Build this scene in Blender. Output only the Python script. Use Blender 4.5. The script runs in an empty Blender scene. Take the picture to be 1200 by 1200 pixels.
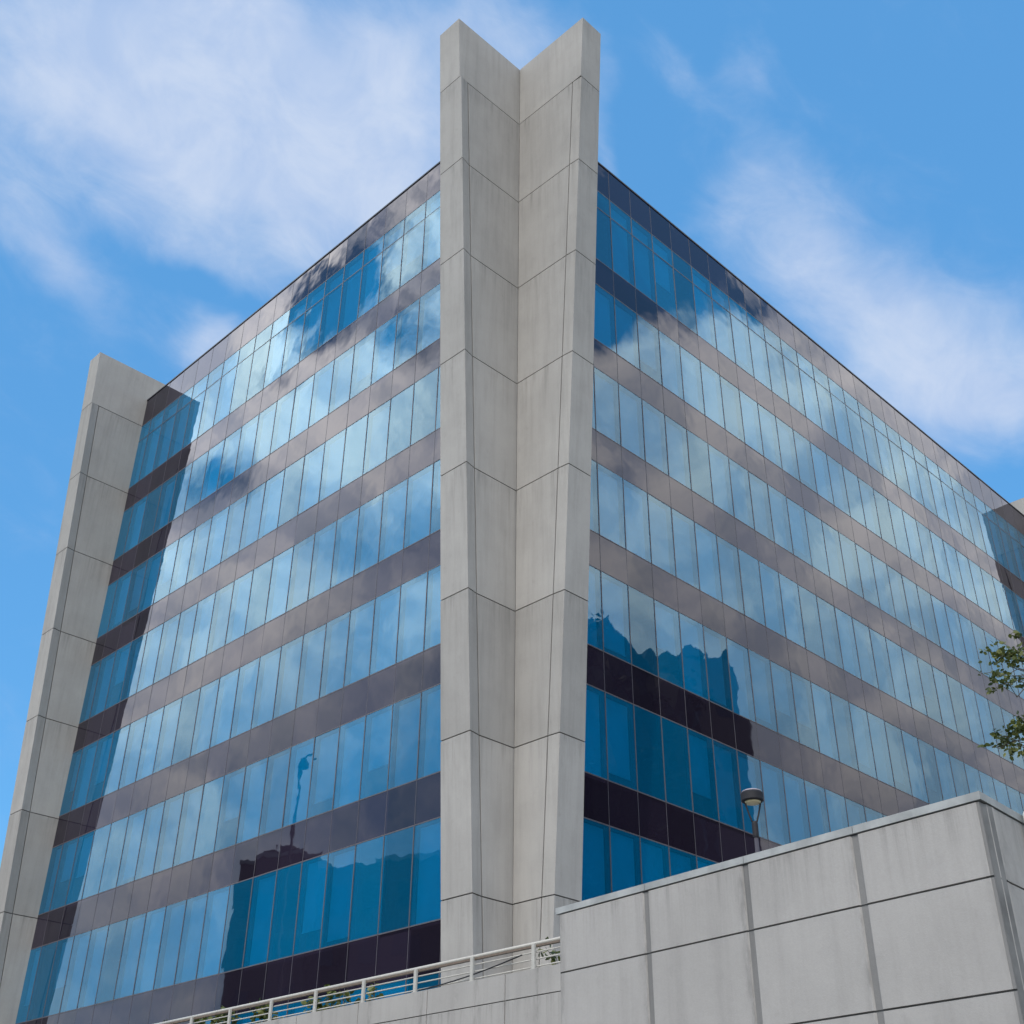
import bpy, bmesh, math, random
from mathutils import Vector, Matrix
random.seed(7)
S = bpy.context.scene
COL = S.collection
V = Vector
rad = math.radians

# ------------------------------------------------------------------ camera numbers (metres; z = 0 is the highest panel joint of the corner pier)
CAM = V((-21.0751, -21.2388, -39.4422))
CR = V((0.70836, -0.70579, 0.00923)); CU = V((-0.37963, -0.36991, 0.84797)); CF = V((0.59507, 0.60417, 0.52997))
FPX = 1412.3
def to_px(p):
    d = p - CAM; k = d.dot(CF)
    if k < .1: return None
    return (600 + FPX * d.dot(CR) / k, 600 - FPX * d.dot(CU) / k)

STREET = -41.0
DECK = -35.3

# ------------------------------------------------------------------ node helpers
class NB:
    def __init__(s, nt): s.nt = nt; s.n = nt.nodes; s.l = nt.links
    def new(s, t, **kw):
        n = s.n.new(t)
        for k, v in kw.items(): setattr(n, k, v)
        return n
    def put(s, sock, val):
        if isinstance(val, bpy.types.NodeSocket): s.l.new(val, sock)
        elif val is not None: sock.default_value = val
    def math(s, op, a, b=None, c=None, clamp=False):
        n = s.new('ShaderNodeMath', operation=op); n.use_clamp = clamp
        s.put(n.inputs[0], a); s.put(n.inputs[1], b)
        if c is not None: s.put(n.inputs[2], c)
        return n.outputs[0]
    def vmath(s, op, a, b=None):
        n = s.new('ShaderNodeVectorMath', operation=op)
        s.put(n.inputs[0], a)
        if b is not None: s.put(n.inputs[1], b)
        return n.outputs['Value'] if op in ('DOT_PRODUCT', 'LENGTH') else n.outputs[0]
    def noise(s, vec, scale, detail=3, rough=.5, dist=0.):
        n = s.new('ShaderNodeTexNoise'); s.put(n.inputs['Vector'], vec)
        n.inputs['Scale'].default_value = scale; n.inputs['Detail'].default_value = detail
        n.inputs['Roughness'].default_value = rough; n.inputs['Distortion'].default_value = dist
        return n.outputs['Fac']
    def white(s, vec):
        n = s.new('ShaderNodeTexWhiteNoise', noise_dimensions='3D'); s.put(n.inputs['Vector'], vec)
        return n.outputs['Value']
    def ramp(s, fac, stops):
        n = s.new('ShaderNodeMapRange'); n.interpolation_type = 'SMOOTHSTEP'
        s.put(n.inputs['Value'], fac)
        n.inputs['From Min'].default_value = stops[0]; n.inputs['From Max'].default_value = stops[1]
        n.inputs['To Min'].default_value = stops[2]; n.inputs['To Max'].default_value = stops[3]
        return n.outputs[0]
    def mix(s, fac, a, b, mode='MIX'):
        n = s.new('ShaderNodeMix', data_type='RGBA', blend_type=mode)
        s.put(n.inputs[0], fac)
        for i, v in ((6, a), (7, b)):
            if isinstance(v, tuple): v = (*v, 1) if len(v) == 3 else v
            s.put(n.inputs[i], v)
        return n.outputs[2]
    def mapping(s, vec, scale=(1, 1, 1)):
        n = s.new('ShaderNodeMapping'); s.put(n.inputs['Vector'], vec)
        n.inputs['Scale'].default_value = scale
        return n.outputs[0]
    def pos(s): return s.new('ShaderNodeNewGeometry').outputs['Position']
    def bump(s, h, strength, dist):
        n = s.new('ShaderNodeBump'); s.put(n.inputs['Height'], h)
        n.inputs['Strength'].default_value = strength; n.inputs['Distance'].default_value = dist
        return n.outputs[0]

def material(name):
    m = bpy.data.materials.new(name); m.use_nodes = True
    m.node_tree.nodes.clear()
    b = NB(m.node_tree)
    out = b.new('ShaderNodeOutputMaterial')
    return m, b, out.inputs['Surface']

def principled(name, col, rough=.6, metal=0., var=.12, scale=6., bump=0., spec=.4):
    m, b, out = material(name)
    p = b.new('ShaderNodeBsdfPrincipled')
    n = b.noise(b.pos(), scale, 5, .6)
    k = b.ramp(n, (.25, .75, 1 - var, 1 + var))
    c = b.vmath('SCALE', (*col,)); c.node.inputs['Scale'].default_value = 1
    b.l.new(k, c.node.inputs['Scale'])
    b.l.new(c, p.inputs['Base Color'])
    p.inputs['Roughness'].default_value = rough; p.inputs['Metallic'].default_value = metal
    p.inputs['Specular IOR Level'].default_value = spec
    if bump: b.l.new(b.bump(b.noise(b.pos(), scale * 6, 4), .4, bump), p.inputs['Normal'])
    b.l.new(p.outputs[0], out)
    return m

def concrete(name, col, cell, stain=.10, joints=False, drip=None):
    m, b, out = material(name)
    p = b.new('ShaderNodeBsdfPrincipled')
    pos = b.pos()
    c1 = b.vmath('FLOOR', b.mapping(pos, cell))
    w = b.ramp(b.white(c1), (0, 1, .925, 1.055))
    big = b.ramp(b.noise(pos, .55, 5, .6), (.3, .7, .93, 1.06))
    streak = b.ramp(b.noise(b.mapping(pos, (2.2, 2.2, .16)), 1.6, 5, .65), (.42, .74, 1.0, 1.0 - stain))
    fine = b.ramp(b.noise(pos, 28, 4, .7), (.3, .7, .975, 1.025))
    blot = b.ramp(b.noise(pos, 3.1, 4, .6), (.58, .8, 1.0, .91))
    k = b.math('MULTIPLY', b.math('MULTIPLY', w, big), b.math('MULTIPLY', b.math('MULTIPLY', streak, blot), fine))
    if drip:            # run-off below the joints or the coping
        z = b.vmath('DOT_PRODUCT', pos, (0, 0, -1))
        t = b.math('MULTIPLY', b.math('FRACT', b.math('DIVIDE', z, 4.)), 4.) if drip == 'courses' else b.math('MAXIMUM', b.math('SUBTRACT', z, 35.2), 0.)
        fall = b.math('EXPONENT', b.math('MULTIPLY', t, -1.1 if drip == 'courses' else -2.6))
        st = b.ramp(b.noise(b.mapping(pos, (1, 1, .05)), 5.5 if drip == 'courses' else 9., 5, .7), (.45, .72, 0, .30))
        if drip == 'top': st = b.math('MULTIPLY', st, b.math('GREATER_THAN', z, 35.2))
        k = b.math('MULTIPLY', k, b.math('SUBTRACT', 1., b.math('MULTIPLY', fall, st)))
    if joints:
        s = b.math('SUBTRACT', b.vmath('DOT_PRODUCT', pos, (.0819, .9966, 0)), .0819 * -8.84 + .9966 * -15.91)
        fr = b.math('ABSOLUTE', b.math('SUBTRACT', b.math('FRACT', b.math('ADD', b.math('DIVIDE', s, 1.65), .5)), .5))
        g = b.math('EXPONENT', b.math('MULTIPLY', b.math('MULTIPLY', fr, fr), -420.))
        g = b.math('MULTIPLY', g, b.ramp(b.noise(b.mapping(pos, (1, 4, .8)), 3.2, 5, .7), (.35, .7, 0, .30)))
        k = b.math('MULTIPLY', k, b.math('SUBTRACT', 1., g))
    c = b.vmath('SCALE', col); b.l.new(k, c.node.inputs['Scale'])
    b.l.new(c, p.inputs['Base Color'])
    p.inputs['Roughness'].default_value = .85; p.inputs['Specular IOR Level'].default_value = .25
    h = b.math('ADD', b.noise(pos, 55, 3, .7), b.math('MULTIPLY', b.noise(pos, 6, 3), 1.5))
    b.l.new(b.bump(h, .35, .006), p.inputs['Normal'])
    b.l.new(p.outputs[0], out)
    return m

GLOSS_DARK = (.87, .86, .90)
GLOSS_BLUE = (.74, .95, 1.0)
IOR_DARK = 1.58
IOR_BLUE = 1.8
def pane_normal(b):
    pos = b.pos()
    h = b.math('ADD', b.noise(pos, .9, 1, .4), b.math('MULTIPLY', b.noise(pos, 2.6, 1, .4), .18))
    return b.bump(h, 1.0, .0035)
def glass_mat(name, tint):
    m, b, out = material(name)
    nrm = pane_normal(b)
    f = b.new('ShaderNodeFresnel'); f.inputs['IOR'].default_value = IOR_BLUE; b.l.new(nrm, f.inputs['Normal'])
    t = b.new('ShaderNodeBsdfTransparent'); t.inputs['Color'].default_value = (*tint, 1)
    g = b.new('ShaderNodeBsdfGlossy'); g.inputs['Color'].default_value = (*GLOSS_BLUE, 1); g.inputs['Roughness'].default_value = .012
    b.l.new(nrm, g.inputs['Normal'])
    bd = b.new('ShaderNodeBsdfDiffuse')          # the glass is tinted in the body, not clear
    k = b.ramp(b.white(b.vmath('FLOOR', b.mapping(b.pos(), (.778, .778, .25)))), (0, 1, .72, 1.25))
    c = b.vmath('SCALE', (.003, .28, .58)); b.l.new(k, c.node.inputs['Scale']); b.l.new(c, bd.inputs['Color'])
    tb = b.new('ShaderNodeMixShader'); tb.inputs[0].default_value = .30
    b.l.new(t.outputs[0], tb.inputs[1]); b.l.new(bd.outputs[0], tb.inputs[2])
    x = b.new('ShaderNodeMixShader'); b.l.new(f.outputs[0], x.inputs[0]); b.l.new(tb.outputs[0], x.inputs[1]); b.l.new(g.outputs[0], x.inputs[2])
    b.l.new(x.outputs[0], out)
    return m
def spandrel_mat(name):
    m, b, out = material(name)
    nrm = pane_normal(b)
    f = b.new('ShaderNodeFresnel'); f.inputs['IOR'].default_value = IOR_DARK; b.l.new(nrm, f.inputs['Normal'])
    d = b.new('ShaderNodeBsdfDiffuse')
    k = b.ramp(b.white(b.vmath('FLOOR', b.mapping(b.pos(), (.778, .778, .25)))), (0, 1, .7, 1.4))
    c = b.vmath('SCALE', (.016, .012, .022)); b.l.new(k, c.node.inputs['Scale']); b.l.new(c, d.inputs['Color'])
    g = b.new('ShaderNodeBsdfGlossy'); g.inputs['Color'].default_value = (*GLOSS_DARK, 1); g.inputs['Roughness'].default_value = .02
    b.l.new(nrm, g.inputs['Normal'])
    x = b.new('ShaderNodeMixShader'); b.l.new(f.outputs[0], x.inputs[0]); b.l.new(d.outputs[0], x.inputs[1]); b.l.new(g.outputs[0], x.inputs[2])
    b.l.new(x.outputs[0], out)
    return m
def leaf_mat(name, c1, c2):
    m, b, out = material(name)
    p = b.new('ShaderNodeBsdfPrincipled')
    gi = b.new('ShaderNodeNewGeometry')
    rnd = gi.outputs['Random Per Island']
    col = b.mix(rnd, c1, c2)
    b.l.new(col, p.inputs['Base Color']); p.inputs['Roughness'].default_value = .45
    tr = b.new('ShaderNodeBsdfTranslucent'); b.l.new(col, tr.inputs['Color'])
    x = b.new('ShaderNodeMixShader'); x.inputs[0].default_value = .3
    b.l.new(p.outputs[0], x.inputs[1]); b.l.new(tr.outputs[0], x.inputs[2]); b.l.new(x.outputs[0], out)
    return m

M = {}
M['pier'] = concrete('pier_concrete', (.352, .332, .308), (0, 0, .25), .12, False, 'courses')
M['precast'] = concrete('precast_concrete', (.335, .316, .296), (0, 0, 0), .10, True, 'top')
M['joint'] = principled('dark_joint', (.105, .10, .095), .9, var=.25)
M['stain'] = concrete('stained_joint', (.185, .178, .17), (0, 0, 0), .35)
M['joint_mid'] = principled('sealed_joint', (.15, .146, .14), .9, var=.3, scale=2)
M['cope'] = principled('pale_coping', (.31, .315, .305), .6, var=.22, scale=2.5, bump=.003)
M['vision'] = glass_mat('blue_vision_glass', (.06, .57, .88))
M['spandrel'] = spandrel_mat('dark_spandrel_glass')
M['mullion'] = principled('dark_aluminium', (.088, .08, .09), .5, 0., .1)
M['flashing'] = principled('roof_flashing', (.03, .03, .035), .5, 0., .1)
M['blind'] = principled('blind_fabric', (.84, .84, .82), .9, var=.08, scale=.8)
M['inside'] = principled('interior_paint', (.22, .22, .22), .9)
M['roof'] = principled('roof_gravel', (.25, .25, .24), .9, bump=.01)
M['rail'] = principled('white_painted_metal', (.42, .40, .36), .4, 0., .06, 10)
M['wood'] = principled('brown_handrail_wood', (.15, .11, .08), .5, 0., .2, 12)
M['pole'] = principled('grey_pole_paint', (.06, .055, .068), .6, 0., .08)
M['black'] = principled('black_metal', (.012, .011, .014), .65, 0., .1)
M['lampcap'] = principled('pale_lamp_cap', (.36, .31, .34), .4, 0., .06)
M['lens'] = principled('yellowed_lamp_lens', (.60, .50, .30), .35, 0., .1)
M['bark'] = principled('bark', (.07, .055, .04), .9, var=.3, scale=9, bump=.01)
M['leaf'] = leaf_mat('green_leaf', (.035, .060, .012), (.16, .17, .035))
M['leafdark'] = leaf_mat('dark_leaf', (.012, .022, .008), (.035, .05, .014))
M['asphalt'] = principled('asphalt', (.05, .05, .052), .9, var=.2, scale=3, bump=.01)
M['paving'] = principled('terrace_paving', (.26, .25, .24), .85, var=.15, scale=2, bump=.004)
M['ground'] = principled('dry_ground', (.13, .125, .09), .95, var=.25, scale=.1)
M['tower'] = principled('brown_render', (.075, .062, .055), .9, var=.15, scale=.5)
M['darkglass'] = principled('dark_window', (.02, .025, .03), .1, 0., .1)

# ------------------------------------------------------------------ mesh helpers
def obj(name, bm, mats, parent=None, smooth=False, recalc=True):
    if recalc: bmesh.ops.recalc_face_normals(bm, faces=bm.faces[:])
    me = bpy.data.meshes.new(name); bm.to_mesh(me); bm.free()
    for m in (mats if isinstance(mats, (list, tuple)) else [mats]): me.materials.append(m)
    if smooth:
        for p in me.polygons: p.use_smooth = True
    o = bpy.data.objects.new(name, me); COL.objects.link(o)
    if parent is not None:
        o.parent = parent
        o.matrix_parent_inverse = Matrix.Translation(-parent.location)
    return o
def tag(o, label=None, cat=None, group=None, kind=None):
    if label: o['label'] = label
    if cat: o['category'] = cat
    if group: o['group'] = group
    if kind: o['kind'] = kind
    return o
def thing(name, loc, label, cat, group=None):
    o = bpy.data.objects.new(name, None); COL.objects.link(o); o.location = loc; o.empty_display_size = .3
    return tag(o, label, cat, group)
def hexa(bm, lo, hi, mi=0):
    vs = [bm.verts.new(p) for p in list(lo) + list(hi)]
    for f in ((0, 1, 2, 3), (7, 6, 5, 4), (0, 4, 5, 1), (1, 5, 6, 2), (2, 6, 7, 3), (3, 7, 4, 0)):
        fc = bm.faces.new([vs[i] for i in f]); fc.material_index = mi
def box(bm, a, b, mi=0):
    (x0, y0, z0), (x1, y1, z1) = a, b
    hexa(bm, [(x0, y0, z0), (x1, y0, z0), (x1, y1, z0), (x0, y1, z0)], [(x0, y0, z1), (x1, y0, z1), (x1, y1, z1), (x0, y1, z1)], mi)
def prism(bm, poly, z0, z1, mi=0):
    n = len(poly)
    lo = [bm.verts.new((p[0], p[1], z0)) for p in poly]; hi = [bm.verts.new((p[0], p[1], z1)) for p in poly]
    for f in [lo[::-1], hi] + [[lo[i], lo[(i + 1) % n], hi[(i + 1) % n], hi[i]] for i in range(n)]:
        bm.faces.new(f).material_index = mi
def tube(bm, pts, radii, seg=10, mi=0):
    pts = [V(p) for p in pts]
    if not isinstance(radii, (list, tuple)): radii = [radii] * len(pts)
    rings = []; prev = None
    for i, p in enumerate(pts):
        d = (pts[min(i + 1, len(pts) - 1)] - pts[max(i - 1, 0)]).normalized()
        a = prev - d * prev.dot(d) if prev is not None else d.orthogonal()
        a.normalize(); prev = a; c = d.cross(a)
        rings.append([bm.verts.new(p + (a * math.cos(t) + c * math.sin(t)) * radii[i]) for t in [2 * math.pi * k / seg for k in range(seg)]])
    for r0, r1 in zip(rings, rings[1:]):
        for k in range(seg):
            bm.faces.new([r0[k], r0[(k + 1) % seg], r1[(k + 1) % seg], r1[k]]).material_index = mi
    bm.faces.new(rings[0][::-1]).material_index = mi; bm.faces.new(rings[-1]).material_index = mi
def lathe(bm, c, prof, seg=24, mi=0):
    rings = [[bm.verts.new((c[0] + r * math.cos(2 * math.pi * k / seg), c[1] + r * math.sin(2 * math.pi * k / seg), c[2] + z)) for k in range(seg)] for r, z in prof]
    for r0, r1 in zip(rings, rings[1:]):
        for k in range(seg):
            bm.faces.new([r0[k], r0[(k + 1) % seg], r1[(k + 1) % seg], r1[k]]).material_index = mi
    bm.faces.new(rings[0][::-1]).material_index = mi; bm.faces.new(rings[-1]).material_index = mi

# ------------------------------------------------------------------ ground
def sheet(name, poly, z, m, kind='structure'):
    bm = bmesh.new(); bm.faces.new([bm.verts.new((x, y, z)) for x, y in poly])
    return tag(obj(name, bm, m), kind=kind)
sheet('ground', [(-900, -900), (900, -900), (900, 900), (-900, 900)], STREET, M['ground'])
sheet('road', [(-34, -300), (-25, -300), (-25, 300), (-34, 300)], STREET + .004, M['asphalt'])
bm = bmesh.new(); prism(bm, [(-25, -300), (-9.6, -300), (-9.6, 300), (-25, 300)], STREET + .001, STREET + .12)
tag(obj('pavement', bm, M['paving']), kind='structure')
bm = bmesh.new()
prism(bm, [(-3.55, -8.9), (-3.55, 60), (70, 60), (70, -12.6), (-8.1, -15.45), (-7.7, -8.9)], STREET + .002, DECK)
tag(obj('terrace', bm, M['paving']), kind='structure')

# ------------------------------------------------------------------ the office building
GX = GY = .08
YF, XF = 26.7, 42.0
ROOF = -2.42
B = thing('office_building', (6, 6, DECK), 'glass office building with dark spandrel bands and flaring grey concrete corner piers', 'building')

def pier(name, origin, out, thk, L0, s, t, back, lip=.08):
    """a concrete blade: 'out' is the way it projects, 'thk' the way of its thickness; it projects L0 + s*z at height z"""
    O = V((origin[0], origin[1], 0)); out = V(out); thk = V(thk)
    bm = bmesh.new()
    L = lambda z: L0 + s * z
    P = lambda u, w, z: O + out * u + thk * w + V((0, 0, z))
    def slab(u0, u1, z0, z1, w0=0., w1=t, p0=0., p1=0., mi=0):
        # u0/u1: functions of z; p0/p1: how far the faces stand proud at the inner and outer edge
        q = lambda z: [P(u0(z), w0 - p0, z), P(u1(z), w0 - p1, z), P(u1(z), w1, z), P(u0(z), w1 + p0, z)]
        hexa(bm, q(z0), q(z1), mi)
    g, d = .032, .04
    zs = [-.94] + [-4. * k for k in range(1, 9)] + [DECK - .3]
    for i, (zt, zb) in enumerate(zip(zs, zs[1:])):
        zt2 = zt - (g / 2 if i else 0); zb2 = zb + g / 2
        inner = lambda z: -back
        if i == 0:
            slab(inner, L, zb2, zt2)
        else:
            slab(inner, lambda z: L(z) - .41, zb2, zt2)
            slab(lambda z: L(z) - .375, L, zb2, zt2, p0=.0, p1=lip)
    slab(lambda z: -max(back - d, .02), lambda z: L(z) - d, zs[-1] + .01, zs[0] - d, d, t - d, mi=1)   # recessed core behind the joints
    return obj(name, bm, [M['pier'], M['joint']], B)
pier('concrete_pier', (0, 0), (-1, 0, 0), (0, 1, 0), 3.192, .0556, 1.03, .95)
pier('concrete_pier', (0, -.016), (0, -1, 0), (1, 0, 0), 3.27, .0594, .98, -.012, -.03)
pier('concrete_pier', (GX, YF), (-1, 0, 0), (0, 1, 0), 2.98, .0556, 1.0, 3.0)
pier('concrete_pier', (XF, GY), (0, -1, 0), (1, 0, 0), 2.62, .0594, 1.0, 3.0)

# facade frames: s runs along the facade, n points out of it
class Facade:
    def __init__(f, axis, s0, s1, first, pitch):
        f.axis = axis; f.s0 = s0; f.s1 = s1; f.pitch = pitch
        m = []; k = first
        while k > s0 + .15: k -= pitch
        k += pitch
        while k < s1 - .15: m.append(k); k += pitch
        f.mull = m; f.edges = [s0] + m + [s1]
    def P(f, s, n, z):  # n > 0 outwards
        return V((GX - n, s, z)) if f.axis == 0 else V((s, GY - n, z))
    def bx(f, bm, s0, s1, n0, n1, z0, z1, mi=0):
        a, c = f.P(s0, n0, z0), f.P(s1, n1, z1)
        box(bm, [min(a[i], c[i]) for i in range(3)], [max(a[i], c[i]) for i in range(3)], mi)
FL = Facade(0, 1.035, YF - .002, 3.94, 1.2845)
FR = Facade(1, .985, XF - .002, 5.10, 1.2885)
BOT = [-7.75, -11.76, -15.78, -19.85, -23.90, -27.88, -31.90, DECK + .05]
TOP = [-4.02] + [b - 1.30 for b in BOT[:-1]]
TRANS = -4.97

wins = []
for f in (FL, FR):
    for r in range(8):
        for i, (a, c) in enumerate(zip(f.edges, f.edges[1:])):
            q = [to_px(f.P(s, 0, z)) for s, z in ((a, BOT[r]), (c, BOT[r]), (c, TOP[r]), (a, TOP[r]))]
            qc = [(min(max(x, 0), 1200), min(max(y, 0), 1200)) for x, y in q]
            ar = abs(sum(qc[k][0] * qc[(k + 1) % 4][1] - qc[(k + 1) % 4][0] * qc[k][1] for k in range(4))) / 2
            mx = sum(p[0] for p in q) / 4; my = sum(p[1] for p in q) / 4
            if 508 < mx < 706: ar = 0
            if mx > 690 and my > 1060 - (mx - 681) * .268: ar = 0
            if mx < 520 and my > 1205 - (mx - 160) * .21: ar = 0
            wins.append((ar, f, r, a, c))
wins.sort(key=lambda w: -w[0])

def pane_geo(bm, f, r, a, c):
    rnd = random.Random(hash((f.axis, r, round(a * 10))) & 0xffff)
    zs = [(BOT[r], TOP[r])] if r else [(BOT[r], TRANS - .02), (TRANS + .02, TOP[r])]
    for z0, z1 in zs:
        tx, tz = rnd.gauss(0, .0020), rnd.gauss(0, .0016)
        n = 0.
        p = [(a, z0), (c, z0), (c, z1), (a, z1)]
        sm, zm = (a + c) / 2, (z0 + z1) / 2
        if f.axis == 0: p.reverse()      # faces look outwards
        bm.faces.new([bm.verts.new(f.P(s, n + (s - sm) * tx + (z - zm) * tz, z)) for s, z in p])
def blind_geo(bm, f, r, a, c):
    rnd = random.Random(hash((f.axis, r, round(a * 10), 5)) & 0xffff)
    zt = TOP[r] - .05
    if rnd.random() < .10: return False
    drop = 1. if rnd.random() < .78 else rnd.uniform(.55, .92)
    zb = zt - (zt - BOT[r] - .03) * drop
    lo = a + rnd.uniform(.10, .19); hi = c - rnd.uniform(.03, .06)
    if hi - lo < .1: return False
    f.bx(bm, lo, hi, -.20, -.202, zb, zt)
    f.bx(bm, lo, hi, -.185, -.215, zb - .03, zb - .001)
    return True
rest = bmesh.new(); restb = bmesh.new()
for k, (ar, f, r, a, c) in enumerate(wins):
    if k < 100:
        bm = bmesh.new(); pane_geo(bm, f, r, a, c)
        w = obj('window', bm, M['vision'], B, recalc=False)
        bm = bmesh.new()
        if blind_geo(bm, f, r, a, c):
            bo = obj('blind', bm, M['blind']); bo.parent = w
            bo.matrix_parent_inverse = (Matrix.Translation(B.location) @ w.matrix_parent_inverse).inverted()
        else: bm.free()
    else:
        pane_geo(rest, f, r, a, c); blind_geo(restb, f, r, a, c)
tag(obj('window', rest, M['vision'], B, recalc=False), kind='stuff')
tag(obj('blind', restb, M['blind'], B), kind='stuff')

for f in (FL, FR):
    bands = [(TOP[0], ROOF)] + [(TOP[r], BOT[r - 1]) for r in range(1, 8)]
    for z0, z1 in bands:
        bm = bmesh.new()
        for i, (a, c) in enumerate(zip(f.edges, f.edges[1:])):     # one glass panel per bay, each a hair out of true
            tx, tz = random.gauss(0, .0018), random.gauss(0, .0022)
            sm, zm = (a + c) / 2, (z0 + z1) / 2
            q = [f.P(s, (s - sm) * tx + (z - zm) * tz, z) for s, z in ((a, z0), (c, z0), (c, z1), (a, z1))]
            qb = [f.P(s, -.03, z) for s, z in ((a, z0), (c, z0), (c, z1), (a, z1))]
            hexa(bm, q, qb)
        sp = obj('spandrel_band', bm, M['spandrel'], B)
        bm = bmesh.new()
        for z in ([z0] if z1 == ROOF else [z0, z1]):
            f.bx(bm, f.s0, f.s1, -.08, .007, z - .017, z + .017)
        fr = obj('band_frame', bm, M['mullion']); fr.parent = sp
        fr.matrix_parent_inverse = (Matrix.Translation(B.location) @ sp.matrix_parent_inverse).inverted()
    bm = bmesh.new(); f.bx(bm, f.s0, f.s1, -.08, .007, TRANS - .02, TRANS + .02)
    obj('transom', bm, M['mullion'], B)
    for s in f.mull:
        bm = bmesh.new()
        for z0, z1 in zip(BOT, TOP): f.bx(bm, s - .016, s + .016, -.16, .014, z0, z1)          # cap beside the windows
        for z0, z1 in bands: f.bx(bm, s - .008, s + .008, -.16, .005, z0 + .001, z1 - .001)      # slim joint between the dark panels
        obj('mullion', bm, M['mullion'], B)
    bm = bmesh.new(); f.bx(bm, f.s0 if f.axis == 0 else f.s0 + .0, f.s1, -.5, .03, ROOF, ROOF + .07)
    obj('roof_flashing', bm, M['flashing'], B)
    # floor slabs and the wall at the back of the offices
    for z0, z1 in bands[1:]:
        bm = bmesh.new(); f.bx(bm, f.s0 + .1, f.s1 - .1, -.10, -5.2, z0 + .12, z1 - .12)
        obj('floor_slab', bm, M['inside'], B)
bm = bmesh.new(); box(bm, (5.4, 5.4, DECK + .01), (XF - .5, YF - .5, ROOF - .3)); obj('inner_core', bm, M['inside'], B)
bm = bmesh.new(); box(bm, (GX + .5, GY + .5, ROOF - .25), (XF + .9, YF + .9, ROOF - .02)); obj('roof', bm, M['roof'], B)
bm = bmesh.new()
box(bm, (GX + .1, YF + .2, DECK), (XF + .9, YF + .9, ROOF - .3)); box(bm, (XF + .2, GY + .1, DECK), (XF + .9, YF + .15, ROOF - .3))
obj('rear_wall', bm, M['pier'], B)

# ------------------------------------------------------------------ concrete walls in front
def panel_wall(name, c, ang, joints, rows, thick, parent, inward, hg=.022, vg=.02, ch=.035, m='precast', stains=()):
    """upright precast panels along direction ang from c; inward = +1/-1, the side the wall's body lies on (left/right of the direction)"""
    u = V((math.cos(ang), math.sin(ang), 0)); n = V((-math.sin(ang), math.cos(ang), 0)) * inward
    bm = bmesh.new()
    for j0, j1 in zip(joints, joints[1:]):
        for zt, zb in zip(rows, rows[1:]):
            a, b_ = j0 + vg / 2, j1 - vg / 2
            pts = [(a, thick), (a, ch), (a + ch, 0), (b_ - ch, 0), (b_, ch), (b_, thick)]
            poly = [V((c[0], c[1], 0)) + u * s + n * w for s, w in pts]
            prism(bm, [(p.x, p.y) for p in poly], zb + hg / 2, zt - hg / 2, 0)
    a, b_ = joints[0] + .02, joints[-1] - .02
    poly = [V((c[0], c[1], 0)) + u * s + n * w for s, w in ((a, .032), (b_, .032), (b_, thick - .05), (a, thick - .05))]
    prism(bm, [(p.x, p.y) for p in poly], rows[-1] + .02, rows[0] - .02, 1)
    for j, w in stains:                # the mortar and run-off stain in the upright joints
        for zt, zb in zip(rows, rows[1:]):
            poly = [V((c[0], c[1], 0)) + u * s + n * k for s, k in ((j - w, .018), (j + w, .018), (j + w, .06), (j - w, .06))]
            prism(bm, [(p.x, p.y) for p in poly], zb + hg / 2, zt - hg / 2, 2)
    return obj(name, bm, [M[m], M['joint_mid'], M['stain']], parent)

PC = V((-8.84, -15.91, STREET))
PT = thing('parapet_wall', PC, 'tall pale concrete panel wall with stained joints and a light coping at lower right', 'wall')
A1, A2 = rad(85.3), rad(2.3)
rowsP = [-35.228, -36.02, -37.12, -38.4, -39.7, STREET + .01]
panel_wall('front_face', PC, A1, [.0, 1.61, 3.23, 4.93, 6.67], rowsP, .3, PT, -1, vg=.055, ch=.03, stains=[(k, .04) for k in (1.61, 3.23, 4.93)])
panel_wall('side_face', PC, A2, [.09] + [1.75 * k for k in range(1, 16)], rowsP, .3, PT, 1, vg=.05, ch=.03, stains=[(.05, .04)] + [(1.75 * k, .04) for k in range(1, 15)])
e1 = PC + V((math.cos(A1), math.sin(A1), 0)) * 6.67
panel_wall('return_face', e1, rad(-4.7), [.30, 2.0, 4.4], rowsP, .3, PT, -1)
bm = bmesh.new()
uA = V((math.cos(A1), math.sin(A1), 0)); nA = V((uA.y, -uA.x, 0)); uB = V((math.cos(A2), math.sin(A2), 0)); nB = V((-uB.y, uB.x, 0))
pA = lambda t, w: PC + uA * t + nA * w
pB = lambda t, w: PC + uB * t + nB * w
def meet(w):         # where the two lines set in by w cross
    p, q = pA(0, w), pB(0, w); r = q - p; den = uA.x * uB.y - uA.y * uB.x
    return p + uA * ((r.x * uB.y - r.y * uB.x) / den)
co_, ci_ = meet(-.014), meet(.40)
def cope(poly): prism(bm, [(p.x, p.y) for p in poly], -35.222, -35.135)
cope([co_, pA(1.606, -.014), pA(1.606, .40), ci_]); cope([co_ + uB * .004, ci_ + uB * .004, pB(1.746, .40), pB(1.746, -.014)])
for a, c in ((1.614, 3.226), (3.234, 4.926), (4.934, 6.69)): cope([pA(a, -.014), pA(c, -.014), pA(c, .40), pA(a, .40)])
for k in range(1, 15): cope([pB(1.75 * k + .004, -.014), pB(1.75 * k + 1.746, -.014), pB(1.75 * k + 1.746, .40), pB(1.75 * k + .004, .40)])
obj('coping', bm, M['cope'], PT)

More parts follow.
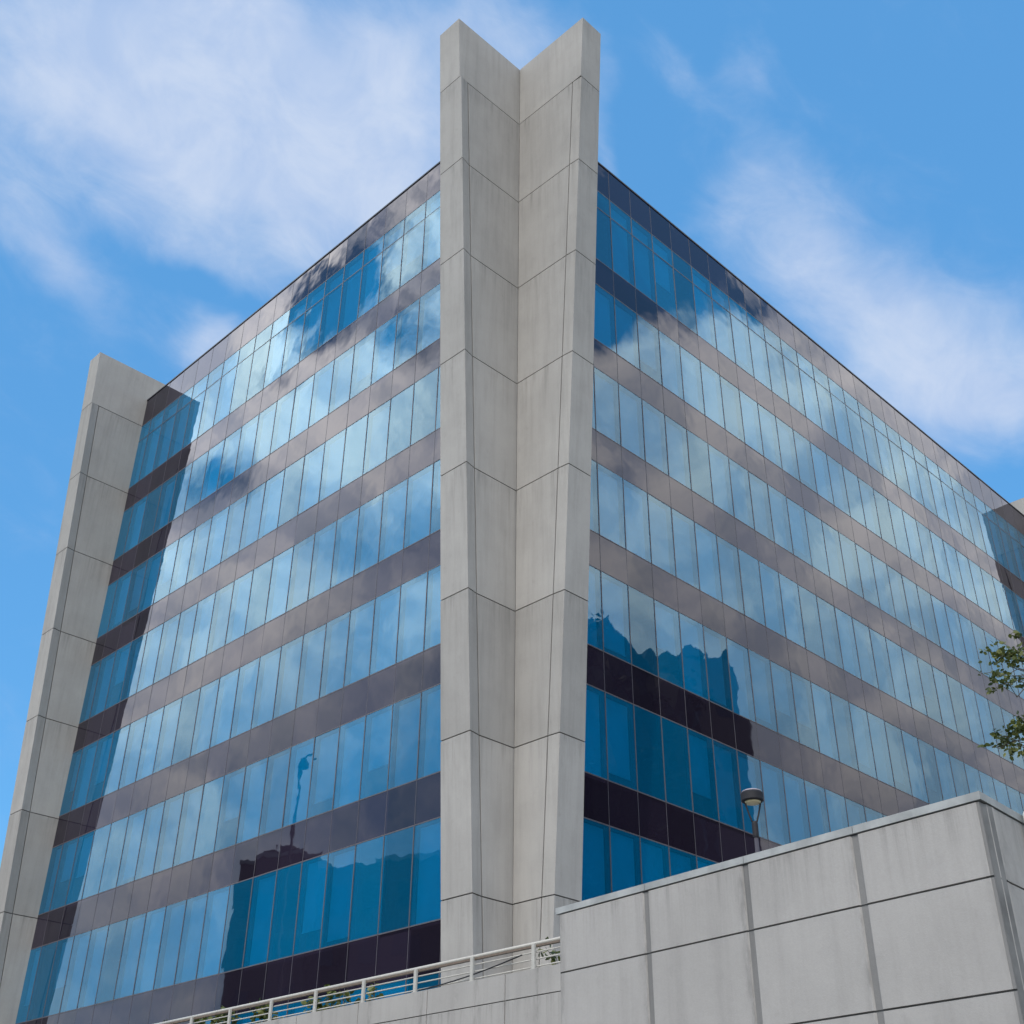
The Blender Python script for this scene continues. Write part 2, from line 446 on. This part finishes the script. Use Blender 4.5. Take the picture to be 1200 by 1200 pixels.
RX = -4.0
RW = thing('retaining_wall', (RX, 10, STREET), 'low pale concrete panel wall under the white railing at bottom centre', 'wall')
panel_wall('panelling', V((RX, 0, 0)), rad(90), [-8.9, -6.05, -3.85, -1.6, .63, 2.85, 5.05, 7.3, 9.5, 11.7, 13.9, 16.1, 18.3, 20.5, 22.7, 24.9, 27.1], [-34.69, -35.18, -36.35, -37.5, -38.7, -39.9, STREET + .125], .34, RW, -1, hg=.02, vg=.016, ch=.006)

RL = thing('railing', (RX + .12, 8, -34.69), 'white metal railing with thin horizontal bars along the low concrete wall', 'railing')
ry0, ry1 = -8.6, 24.0
bm = bmesh.new(); tube(bm, [(RX + .12, ry0, -34.215), (RX + .12, ry1, -34.215)], .036, 12); obj('top_rail', bm, M['rail'], RL, True)
bm = bmesh.new(); box(bm, (RX + .085, ry0, -34.283), (RX + .155, ry1, -34.248)); obj('handrail_underside', bm, M['wood'], RL)
for z in (-34.37, -34.50, -34.635):
    bm = bmesh.new(); tube(bm, [(RX + .12, ry0, z), (RX + .12, ry1, z)], .014, 8); obj('bar', bm, M['rail'], RL, True)
yy = -8.0 + .02
yy = -4.57 - 1.71 * 2
while yy < ry1:
    bm = bmesh.new(); box(bm, (RX + .03, yy - .04, -34.70), (RX + .075, yy + .04, -34.23)); box(bm, (RX + .02, yy - .07, -34.705), (RX + .22, yy + .07, -34.685))
    box(bm, (RX + .075, yy - .025, -34.30), (RX + .12, yy + .025, -34.25))
    obj('post', bm, M['rail'], RL); yy += 1.71
bm = bmesh.new()
cab = [(RX + .06, -1.25 - 3.0 * k / 14, -34.66 + .30 * (k / 14) ** 1.3 * .9 - .03 * math.sin(math.pi * k / 14)) for k in range(15)]
tube(bm, cab, .013, 6)
tag(obj('cable', bm, M['black'], None, True), 'thin dark cable sagging along the white railing in front of the corner pier', 'cable')

# short railing on the side of the parapet
SR = thing('handrail', (-7.75, -15.7, -35.12), 'white rounded handrail end at the right edge above the parapet side', 'railing')
u2 = V((math.cos(A2), math.sin(A2), 0)); nn = V((-math.sin(A2), math.cos(A2), 0))
b0 = V((-7.80, -15.93, 0))
bm = bmesh.new(); pts = []
for t in range(7):
    a = rad(180 - 15 * t); pts.append(b0 + u2 * (.10 + .10 * math.cos(a)) + V((0, 0, -35.20 + .10 * math.sin(a))))
pts = [b0 + V((0, 0, -35.75))] + pts + [b0 + u2 * 5 + V((0, 0, -35.10))]
tube(bm, pts, .03, 10); obj('rail', bm, M['rail'], SR, True)
for z in (-35.4, -35.62):
    bm = bmesh.new(); tube(bm, [b0 + V((0, 0, z)), b0 + u2 * 5 + V((0, 0, z))], .014, 8); obj('bar', bm, M['rail'], SR, True)
for k in range(1, 4):
    bm = bmesh.new(); tube(bm, [b0 + u2 * (1.6 * k) + V((0, 0, -35.75)), b0 + u2 * (1.6 * k) + V((0, 0, -35.12))], .022, 8); obj('post', bm, M['rail'], SR, True)
bm = bmesh.new()
for k in range(4):
    p = b0 + u2 * (1.6 * k); tube(bm, [p + V((0, 0, -35.70)), p + V((0, 0, -35.70)) + nn * .06], .03, 8)
obj('wall_bracket', bm, M['black'], SR)

# ------------------------------------------------------------------ street lamp on the terrace
lx, ly = -1.02, -7.86
LP = thing('street_lamp', (lx, ly, DECK), 'grey street lamp with a drum head on two curved arms behind the parapet', 'street lamp')
bm = bmesh.new(); lathe(bm, (lx, ly, DECK), [(.13, 0), (.13, .04), (.07, .08), (.055, .5), (.042, 3.08)], 16); obj('pole', bm, M['pole'], LP, True)
bm = bmesh.new(); lathe(bm, (lx, ly, DECK), [(.058, 3.08), (.062, 3.12), (.062, 3.36), (.045, 3.40)], 16); obj('collar', bm, M['black'], LP)
HZ = DECK + 3.80
cr = V((.708, -.706, 0))
for sgn in (-1, 1):
    bm = bmesh.new()
    pts = [V((lx, ly, DECK + 3.36)) + cr * sgn * x + V((0, 0, z)) for x, z in ((.03, 0), (.055, .06), (.09, .17), (.125, .30), (.15, .40), (.16, .46))]
    tube(bm, pts, .018, 8); obj('arm', bm, M['black'], LP, True)
bm = bmesh.new(); lathe(bm, (lx, ly, HZ), [(.12, .0), (.20, .0), (.222, .02), (.225, .16), (.205, .19), (.12, .195)], 32); obj('lamp_head', bm, M['black'], LP)
bm = bmesh.new(); lathe(bm, (lx, ly, HZ), [(.09, -.04), (.15, -.032), (.17, -.001)], 28); obj('lens', bm, M['lens'], LP, True)
bm = bmesh.new(); lathe(bm, (lx, ly, HZ), [(.205, .191), (.20, .21), (.15, .235), (.07, .245)], 32); obj('cap', bm, M['lampcap'], LP, True)

# ------------------------------------------------------------------ trees
def leaf(bm, p, size, rnd, mi=0):
    d = V((rnd.gauss(0, 1), rnd.gauss(0, 1), rnd.gauss(0, .6) - .2)).normalized()
    s = d.cross(V((rnd.gauss(0, 1), rnd.gauss(0, 1), rnd.gauss(0, 1)))).normalized()
    n = d.cross(s)
    w = size * rnd.uniform(.26, .4); L = size * rnd.uniform(.75, 1.25)
    pts = [p, p + d * L * .3 + s * w, p + d * L * .7 + s * w * .8 + n * L * .05, p + d * L - n * L * .06, p + d * L * .7 - s * w * .8 + n * L * .05, p + d * L * .3 - s * w]
    bm.faces.new([bm.verts.new(q) for q in pts])
def limb(bm, a, b, r0, r1, rnd, wob=.12, n=5):
    a, b = V(a), V(b); L = (b - a).length
    pts = [a.lerp(b, k / n) + V((rnd.gauss(0, 1), rnd.gauss(0, 1), rnd.gauss(0, 1))) * L * wob * .25 * math.sin(math.pi * k / n) for k in range(n + 1)]
    tube(bm, pts, [r0 + (r1 - r0) * k / n for k in range(n + 1)], 7); return pts

rnd = random.Random(11)
tx, ty = 1.25, -14.1
T = thing('tree', (tx, ty, DECK), 'leafy green tree whose boughs reach in from the right edge above the wall', 'tree')
bmT = bmesh.new(); bmL = bmesh.new()
fork = V((tx + .05, ty, -32.2))
limb(bmT, (tx, ty, DECK - .05), fork, .16, .11, rnd, .06)
def at(px, py, depth):
    return CAM + (CF + CR * ((px - 600) / FPX) - CU * ((py - 600) / FPX)) * depth
clumps = [(V(p), r, n) for p, r, n in (((-.62, -13.6, -29.61), .10, 16), ((-.4, -13.16, -29.79), .20, 85), ((-.4, -13.52, -29.94), .24, 120), ((-.47, -12.91, -29.61), .04, 3),
    ((-.77, -13.16, -30.32), .14, 34), ((-.59, -13.24, -30.42), .12, 30), ((-.73, -13.01, -30.53), .07, 10), ((-.05, -13.29, -30.22), .15, 30), ((-.34, -12.72, -29.99), .05, 4),
    ((.06, -12.99, -31.07), .18, 70), ((.17, -12.68, -31.17), .15, 40), ((.45, -12.96, -30.78), .16, 45), ((-.17, -12.68, -31.16), .09, 12), ((-.25, -12.48, -31.3), .05, 4), ((-.16, -12.9, -31.48), .11, 24), ((.17, -12.95, -31.43), .14, 30))]
hubs = [V((.35, -13.9, -30.3)), V((.7, -13.5, -31.35))]
for hb in hubs: limb(bmT, fork if hb.z > -31 else fork + V((0, 0, -.35)), hb, .07, .03, rnd, .15)
for c, r, n in clumps:
    hb = hubs[0] if c.z > -30.6 else hubs[1]
    limb(bmT, hb, c, .016, .004, rnd, .3)
    for k in range(n):
        q = V((rnd.gauss(0, 1), rnd.gauss(0, 1), rnd.gauss(0, .8))) * r * .55
        leaf(bmL, c + q, .10, rnd)
for k in range(46):    # the rest of the crown
    th = rnd.uniform(0, 6.28); ph = rnd.uniform(-.9, 1.2); rr = rnd.uniform(.6, 1.9)
    c = V((tx + .9, ty - .5, -31.0)) + V((rr * math.cos(th) * math.cos(ph), rr * math.sin(th) * math.cos(ph), rr * .75 * math.sin(ph)))
    q = to_px(c)
    if q[0] < 1225 or q[1] < 700: continue
    limb(bmT, fork + V((0, 0, rnd.uniform(-.3, .1))), c, .03, .006, rnd, .2)
    for j in range(85):
        leaf(bmL, c + V((rnd.gauss(0, 1), rnd.gauss(0, 1), rnd.gauss(0, .8))) * .2, .10, rnd)
obj('trunk', bmT, M['bark'], T); obj('crown', bmL, M['leaf'], T)

def far_tree(loc, h, r, label, seed, cat='tree', squash=1.25, base=.35):
    rnd = random.Random(seed)
    t = thing('tree', loc, label, cat, 'trees standing around the office terrace')
    x, y, z = loc; bt = bmesh.new(); bl = bmesh.new()
    top = V((x, y, z + h * .8)); limb(bt, (x, y, z), top, h * .018, h * .006, rnd, .04)
    hc = h * (1 - base) / 2; cz = z + h - hc
    ico = bmesh.ops.create_icosphere(bl, subdivisions=4, radius=1)       # the dense heart of the crown
    for v in ico['verts']:
        q = v.co.copy(); w = .90 + .08 * math.sin(5 * q.x + seed) * math.sin(6 * q.y + 2 * seed) + .07 * math.sin(13 * q.z + 9 * q.x) + rnd.gauss(0, .02)
        v.co = V((x + q.x * r * w, y + q.y * r * w, cz + q.z * hc * w))
    for k in range(150):
        d = V((rnd.gauss(0, 1), rnd.gauss(0, 1), rnd.gauss(0, 1))).normalized() * rnd.uniform(.35, .97)
        c = V((x + d.x * r, y + d.y * r, cz + d.z * hc))
        limb(bt, V((x, y, max(z + h * base * .8, c.z - r * .7))), c, h * .005, h * .0015, rnd, .2, 3)
        for j in range(95):
            leaf(bl, c + V((rnd.gauss(0, 1), rnd.gauss(0, 1), rnd.gauss(0, .8))) * r * .10, .36, rnd)
    obj('trunk', bt, M['bark'], t); obj('crown', bl, M['leafdark'], t)

bl = thing('neighbouring_block', (-38, 57, STREET), 'dark flat roofed block mirrored in the lower left glass beside the corner pier', 'building')
ea, eb = V((-31.8, 63.4, 0)), V((-46.0, 36.0, 0))
du = (eb - ea).normalized(); dn = V((du.y, -du.x, 0));  dn = dn if dn.x < 0 else -dn
def slab_on(bm, s0, s1, w0, w1, z0, z1):
    p = [ea + du * s0 + dn * w0, ea + du * s1 + dn * w0, ea + du * s1 + dn * w1, ea + du * s0 + dn * w1]
    hexa(bm, [V((q.x, q.y, z0)) for q in p], [V((q.x, q.y, z1)) for q in p])
bm = bmesh.new(); slab_on(bm, 0, 7, 0, 12, STREET, -12.1); slab_on(bm, 7, 12, .4, 12, STREET, -12.9); slab_on(bm, 12, 31, 0, 12, STREET, -13.0); obj('wall', bm, M['tower'], bl)
bm = bmesh.new(); slab_on(bm, 1.2, 4.4, 2, 5, -12.1, -10.9); slab_on(bm, 2.0, 3.2, 2.5, 3.5, -10.9, -10.3); obj('roof_plant', bm, M['black'], bl)
bm = bmesh.new(); slab_on(bm, -.15, 7.1, -.15, .15, -12.1, -11.75); slab_on(bm, 12, 31, -.15, .15, -13.0, -12.7); obj('cornice', bm, M['roof'], bl)
for fl in range(7):
    for k in range(9):
        bm = bmesh.new(); slab_on(bm, 1.0 + 3.3 * k, 2.9 + 3.3 * k, -.05, .1, STREET + 2.2 + 3.7 * fl, STREET + 4.2 + 3.7 * fl); obj('window', bm, M['darkglass'], bl)
ms = thing('floodlight_mast', (-13.4, 29.4, STREET), 'tall dark floodlight mast mirrored two floors up in the left hand glass', 'mast')
bm = bmesh.new(); tube(bm, [(-13.4, 29.4, STREET), (-13.4, 29.4, -17.2)], [.16, .07], 12); obj('pole', bm, M['pole'], ms)
bm = bmesh.new(); tube(bm, [(-13.4, 29.4, -17.3), (-13.55, 29.0, -17.05), (-13.7, 28.6, -17.0)], .05, 8); obj('arm', bm, M['black'], ms)
bm = bmesh.new(); lathe(bm, (-13.45, 29.2, -17.75), [(.20, 0), (.27, .06), (.27, .30), (.18, .52), (.08, .6)], 20); obj('lamp_head', bm, M['black'], ms)
far_tree((21.0, -19.6, DECK), 27.3, 4.2, 'tallest dark tree mirrored in the right hand glass', 4, base=.25)
far_tree((24.4, -18.2, DECK), 26.5, 4.0, 'dark tree mirrored in the right hand glass, beside the tallest', 5, base=.25)
far_tree((27.5, -17.4, DECK), 25.6, 3.9, 'dark tree mirrored in the right hand glass, beside the brown tower', 6, base=.25)

# brown tower across the street, seen only mirrored
tw = thing('tower', (59.3, -36.0, STREET), 'brown tower with two pointed roofs mirrored in the right hand glass', 'building')
bm = bmesh.new(); prism(bm, [(56.8, -38.6), (62.0, -35.2), (60.3, -32.6), (55.1, -36.0)], STREET, 5.2); obj('wall', bm, M['tower'], tw)
for (x, y, s) in ((57.1, -35.7, 1.6), (59.6, -34.1, 1.6)):
    bm = bmesh.new(); vs = [bm.verts.new((x + s * a, y + s * c, 5.2)) for a, c in ((-1, -.1), (.1, -1), (1, .1), (-.1, 1))]; ap = bm.verts.new((x, y, 6.9))
    for k in range(4): bm.faces.new([vs[k], vs[(k + 1) % 4], ap])
    bm.faces.new(vs[::-1]); obj('roof', bm, M['black'], tw)
for k in range(9):
    for j, t in enumerate((.25, .7)):
        x, y = 55.1 + (60.3 - 55.1) * t, -36.0 + (32.6 - 36.0) * -t
        d = V((5.2, 3.4, 0)).normalized(); n = V((-d.y, d.x, 0)); c = V((x, y, STREET + 4 + 4.6 * k)) + n * .04
        bm = bmesh.new(); hexa(bm, [c + d * -.6 - n * .1, c + d * .6 - n * .1, c + d * .6, c + d * -.6], [c + d * -.6 - n * .1 + V((0, 0, 1.6)), c + d * .6 - n * .1 + V((0, 0, 1.6)), c + d * .6 + V((0, 0, 1.6)), c + d * -.6 + V((0, 0, 1.6))])
        obj('window', bm, M['darkglass'], tw)

# shrubs on the terrace behind the railing
def shrub(loc, h, r, n, label, seed):
    rnd = random.Random(seed); t = thing('shrub', loc, label, 'shrub', 'shrubs behind the railing')
    x, y, z = loc; bs = bmesh.new(); bl = bmesh.new()
    for k in range(7):
        e = V((x + rnd.gauss(0, r * .5), y + rnd.gauss(0, r * .6), z + h * rnd.uniform(.6, .98)))
        pts = limb(bs, (x, y, z), e, .012, .004, rnd, .2)
        for j in range(n // 7):
            p = pts[rnd.randint(2, 5)]
            leaf(bl, p + V((rnd.gauss(0, .07), rnd.gauss(0, .1), rnd.gauss(0, .06))), .15, rnd)
    obj('stem', bs, M['bark'], t); obj('foliage', bl, M['leaf'], t)
shrub((-2.9, 7.9, DECK), 1.42, .4, 420, 'green shrub showing between the railing bars, third from left', 21)
shrub((-2.9, 5.6, DECK), 1.30, .35, 330, 'green shrub showing between the railing bars, fourth from left', 22)
shrub((-2.9, 3.4, DECK), 1.36, .4, 380, 'green shrub showing between the railing bars, fifth from left', 23)
shrub((-2.9, 1.4, DECK), 1.22, .3, 240, 'small green shrub between the railing bars, nearest the corner pier', 24)
shrub((-2.9, 10.3, DECK), 1.42, .45, 420, 'green shrub behind the railing near the lower left of the photo', 26)
shrub((-2.9, 13.0, DECK), 1.42, .45, 420, 'shrub at the left end of the railing close to the bottom edge', 27)
shrub((-3.3, -5.0, DECK), 1.1, .28, 130, 'sparse shrub behind the railing end where it meets the taller wall', 25)

# ------------------------------------------------------------------ sun and sky
SUN_AZ, SUN_EL = rad(203), rad(43)
sd = V((math.cos(SUN_EL) * math.cos(SUN_AZ), math.cos(SUN_EL) * math.sin(SUN_AZ), math.sin(SUN_EL)))
sl = bpy.data.lights.new('sun', 'SUN'); sl.energy = 1.6; sl.angle = rad(.6); sl.color = (1.0, .93, .83)
so = bpy.data.objects.new('sun', sl); COL.objects.link(so); so.rotation_euler = (-sd).to_track_quat('-Z', 'Y').to_euler()
so.location = sd * 200

W = bpy.data.worlds.new('World'); S.world = W; W.use_nodes = True
W.node_tree.nodes.clear(); b = NB(W.node_tree)
wout = b.new('ShaderNodeOutputWorld'); bg = b.new('ShaderNodeBackground')
sky = b.new('ShaderNodeTexSky'); sky.sky_type = 'NISHITA'; sky.sun_disc = False
sky.sun_elevation = SUN_EL; sky.sun_rotation = math.pi / 2 - SUN_AZ; sky.air_density = 1.0; sky.dust_density = .3; sky.ozone_density = 1.6
d = b.vmath('NORMALIZE', b.new('ShaderNodeTexCoord').outputs['Generated'])
def blobs(lst):
    tot = None
    for c, a, e, ra, re, w in lst:
        da = b.math('MULTIPLY', b.vmath('DOT_PRODUCT', dw, a), 1 / ra); de = b.math('MULTIPLY', b.vmath('DOT_PRODUCT', dw, e), 1 / re)
        q = b.math('ADD', b.math('MULTIPLY', da, da), b.math('MULTIPLY', de, de))
        g = b.math('EXPONENT', b.math('MULTIPLY', q, -.9))
        g = b.math('MULTIPLY', g, b.math('GREATER_THAN', b.vmath('DOT_PRODUCT', d, c), .4))
        tot = b.math('MULTIPLY', g, w) if tot is None else b.math('MULTIPLY_ADD', g, w, tot)
    return tot
# the cloud outlines are stirred by a noise so that none is a clean oval
nz = b.new('ShaderNodeTexNoise'); b.l.new(d, nz.inputs['Vector']); nz.inputs['Scale'].default_value = 7; nz.inputs['Detail'].default_value = 4
off = b.vmath('SUBTRACT', nz.outputs['Color'], (.5, .5, .5)); sc = b.vmath('SCALE', off); sc.node.inputs['Scale'].default_value = .10
dw = b.vmath('ADD', d, sc)
FRONT = [
    ((0.199, 0.633, 0.748), (0.89, -0.437, 0.132), (-0.41, -0.639, 0.651), 0.184, 0.085, 1.00),
    ((0.335, 0.593, 0.732), (0.93, -0.334, -0.155), (-0.152, -0.733, 0.663), 0.156, 0.092, 1.00),
    ((0.352, 0.503, 0.789), (0.747, -0.659, 0.088), (-0.564, -0.559, 0.608), 0.092, 0.078, 0.70),
    ((0.327, 0.525, 0.786), (0.927, -0.016, -0.375), (0.184, -0.851, 0.492), 0.064, 0.016, -0.40),
    ((0.223, 0.729, 0.647), (0.951, -0.018, -0.308), (0.213, -0.685, 0.697), 0.064, 0.020, 0.55),
    ((0.327, 0.681, 0.655), (0.93, -0.355, -0.096), (-0.167, -0.64, 0.75), 0.050, 0.013, -0.50),
    ((0.35, 0.697, 0.625), (0.815, -0.556, 0.163), (-0.461, -0.453, 0.763), 0.023, 0.028, 0.75),
    ((0.418, 0.421, 0.805), (0.789, -0.608, -0.092), (-0.451, -0.674, 0.586), 0.064, 0.035, 0.45),
    ((0.509, 0.34, 0.791), (0.856, -0.109, -0.505), (0.086, -0.934, 0.347), 0.042, 0.016, 0.50),
    ((0.538, 0.301, 0.787), (0.623, -0.771, -0.131), (-0.567, -0.561, 0.603), 0.025, 0.035, 0.40),
    ((0.611, 0.333, 0.719), (0.596, -0.79, -0.14), (-0.521, -0.514, 0.681), 0.055, 0.055, 0.50),
    ((0.681, 0.321, 0.658), (0.717, -0.474, -0.51), (-0.149, -0.82, 0.553), 0.092, 0.060, 0.62),
    ((0.749, 0.274, 0.603), (0.631, -0.573, -0.523), (-0.202, -0.772, 0.603), 0.085, 0.060, 0.62),
    ((0.784, 0.258, 0.564), (0.445, -0.868, -0.221), (-0.433, -0.424, 0.796), 0.075, 0.042, 0.62),
    ((0.507, 0.42, 0.753), (0.675, -0.737, -0.043), (-0.536, -0.53, 0.657), 0.011, 0.064, 0.50)]
SIDES = [
    ((0.86, -0.24, 0.45), (0.27, 0.96, 0.0), (-0.43, 0.12, 0.89), 0.30, 0.30, 0.70),
    ((-0.412, 0.666, 0.622), (-0.791, -0.6, 0.119), (0.452, -0.443, 0.774), 0.368, 0.212, 1.0),
    ((-0.485, 0.822, 0.3), (-0.845, -0.528, 0.082), (0.225, -0.214, 0.951), 0.354, 0.283, 0.60),
    ((-0.413, 0.623, 0.664), (-0.222, -0.776, 0.59), (0.883, 0.096, 0.459), 0.058, 0.024, -.80),
    ((-0.472, 0.6, 0.646), (-0.75, -0.658, 0.064), (0.463, -0.455, 0.761), 0.045, 0.036, -0.65),
    ((-0.394, 0.748, 0.535), (-0.638, -0.641, 0.427), (0.662, -0.173, 0.729), 0.046, 0.028, -0.80),
    ((-0.386, 0.63, 0.674), (-0.329, -0.777, 0.537), (0.862, -0.014, 0.507), 0.028, 0.011, -0.80),
    ((-0.395, 0.678, 0.619), (-0.597, -0.702, 0.388), (0.698, -0.216, 0.682), 0.021, 0.013, -0.50),
    ((-0.418, 0.604, 0.678), (-0.558, -0.76, 0.333), (0.717, -0.239, 0.655), 0.018, 0.014, -0.60),
    ((-0.538, 0.676, 0.503), (-0.59, -0.728, 0.348), (0.602, -0.109, 0.791), 0.080, 0.034, -0.50),
    ((-0.587, 0.722, 0.365), (-0.764, -0.643, 0.042), (0.266, -0.254, 0.93), 0.113, 0.106, -0.30),
    ((0.705, -0.377, 0.601), (0.674, 0.619, -0.403), (-0.221, 0.689, 0.691), 0.340, 0.234, 1.00),
    ((0.81, -0.435, 0.393), (0.509, 0.855, -0.101), (-0.292, 0.282, 0.914), 0.354, 0.248, 0.55),
    ((0.564, -0.443, 0.697), (0.818, 0.415, -0.398), (-0.113, 0.795, 0.596), 0.071, 0.053, -1.60),
    ((0.573, -0.495, 0.653), (0.674, 0.738, -0.032), (-0.467, 0.458, 0.756), 0.035, 0.028, -1.10),
    ((0.644, -0.384, 0.662), (0.765, 0.345, -0.544), (-0.02, 0.856, 0.516), 0.028, 0.010, -0.80),
    ((0.633, -0.542, 0.553), (0.665, 0.746, -0.03), (-0.396, 0.387, 0.833), 0.042, 0.014, -0.50)]
front = b.ramp(b.vmath('DOT_PRODUCT', d, (.707, .707, 0)), (.42, .50, 0, 1))
side_n = b.math('ADD', b.math('MULTIPLY', b.noise(d, 12, 7, .6, .4), .7), b.math('MULTIPLY', b.noise(d, 30, 6, .6, .5), .3))
cx = b.new('ShaderNodeCombineXYZ')
for q, (v, k) in enumerate((((.797, -.424, -.43), 1.0), ((.05, -.67, .74), 1.6), ((.60, .61, .53), 1.0))):
    b.l.new(b.math('MULTIPLY', b.vmath('DOT_PRODUCT', d, v), k), cx.inputs[q])
front_n = b.math('ADD', b.math('MULTIPLY', b.noise(cx.outputs[0], 4.2, 7, .58, .5), .80), b.math('MULTIPLY', b.noise(cx.outputs[0], 15, 7, .62, .6), .62))
cov_f = b.math('ADD', blobs(FRONT), b.math('MULTIPLY', b.math('SUBTRACT', front_n, .71), 1.2))
cov_s = b.math('ADD', blobs(SIDES), b.math('MULTIPLY', b.math('SUBTRACT', side_n, .5), b.ramp(b.vmath('DOT_PRODUCT', d, (0, 0, 1)), (.42, .62, .8, 2.6))))
back = b.ramp(b.vmath('DOT_PRODUCT', d, (-.707, -.707, 0)), (.1, .6, 0, .62))       # broken cloud behind the viewer
cov_s = b.math('ADD', cov_s, back)
den_f = b.ramp(cov_f, (.05, 1.25, 0, .90))
den_s = b.ramp(cov_s, (.12, .86, 0, .97))
tex = b.noise(d, 13, 5, .6, .4)
col_f = b.mix(b.ramp(tex, (.3, .7, 0, 1)), (.47, .60, .85), (.64, .73, .90))
col_s = b.mix(b.ramp(tex, (.34, .66, 0, 1)), (.52, .58, .68), (1.1, 1.08, 1.05))
STR = .15
skyc = b.mix(1., sky.outputs[0], (1.0, 1.75, 1.95), 'MULTIPLY')
skyc = b.mix(.75, skyc, (.108 / STR, .355 / STR, .745 / STR))
cf = b.vmath('SCALE', col_f); cf.node.inputs['Scale'].default_value = 1 / STR
cs = b.vmath('SCALE', col_s); cs.node.inputs['Scale'].default_value = 1 / STR
high = b.ramp(b.vmath('DOT_PRODUCT', d, (0, 0, 1)), (.2, .66, 1.8, 3.9))
high = b.math('MULTIPLY', high, b.ramp(b.vmath('DOT_PRODUCT', d, (.707, -.707, 0)), (-.2, .6, 1., .64)))
b.l.new(b.math('MULTIPLY', high, 1 / STR), cs.node.inputs['Scale'])
fcol = b.mix(den_f, skyc, cf); scol = b.mix(den_s, skyc, cs)
b.l.new(b.mix(front, scol, fcol), bg.inputs['Color'])
bg.inputs['Strength'].default_value = STR
b.l.new(bg.outputs[0], wout.inputs['Surface'])

# ------------------------------------------------------------------ camera
cd = bpy.data.cameras.new('camera'); cd.sensor_width = 36; cd.lens = FPX * 36 / 1200; cd.clip_end = 3000; cd.clip_start = .1
co = bpy.data.objects.new('camera', cd); COL.objects.link(co)
co.matrix_world = Matrix(((CR.x, CU.x, -CF.x, CAM.x), (CR.y, CU.y, -CF.y, CAM.y), (CR.z, CU.z, -CF.z, CAM.z), (0, 0, 0, 1)))
S.camera = co
S.view_settings.view_transform = 'Standard'; S.view_settings.look = 'None'; S.view_settings.exposure = 0; S.view_settings.gamma = 1
S.render.engine = 'CYCLES'
S.cycles.max_bounces = 8; S.cycles.transparent_max_bounces = 16; S.cycles.use_denoising = True; S.cycles.sample_clamp_indirect = 8
S.render.resolution_x = S.render.resolution_y = 1024
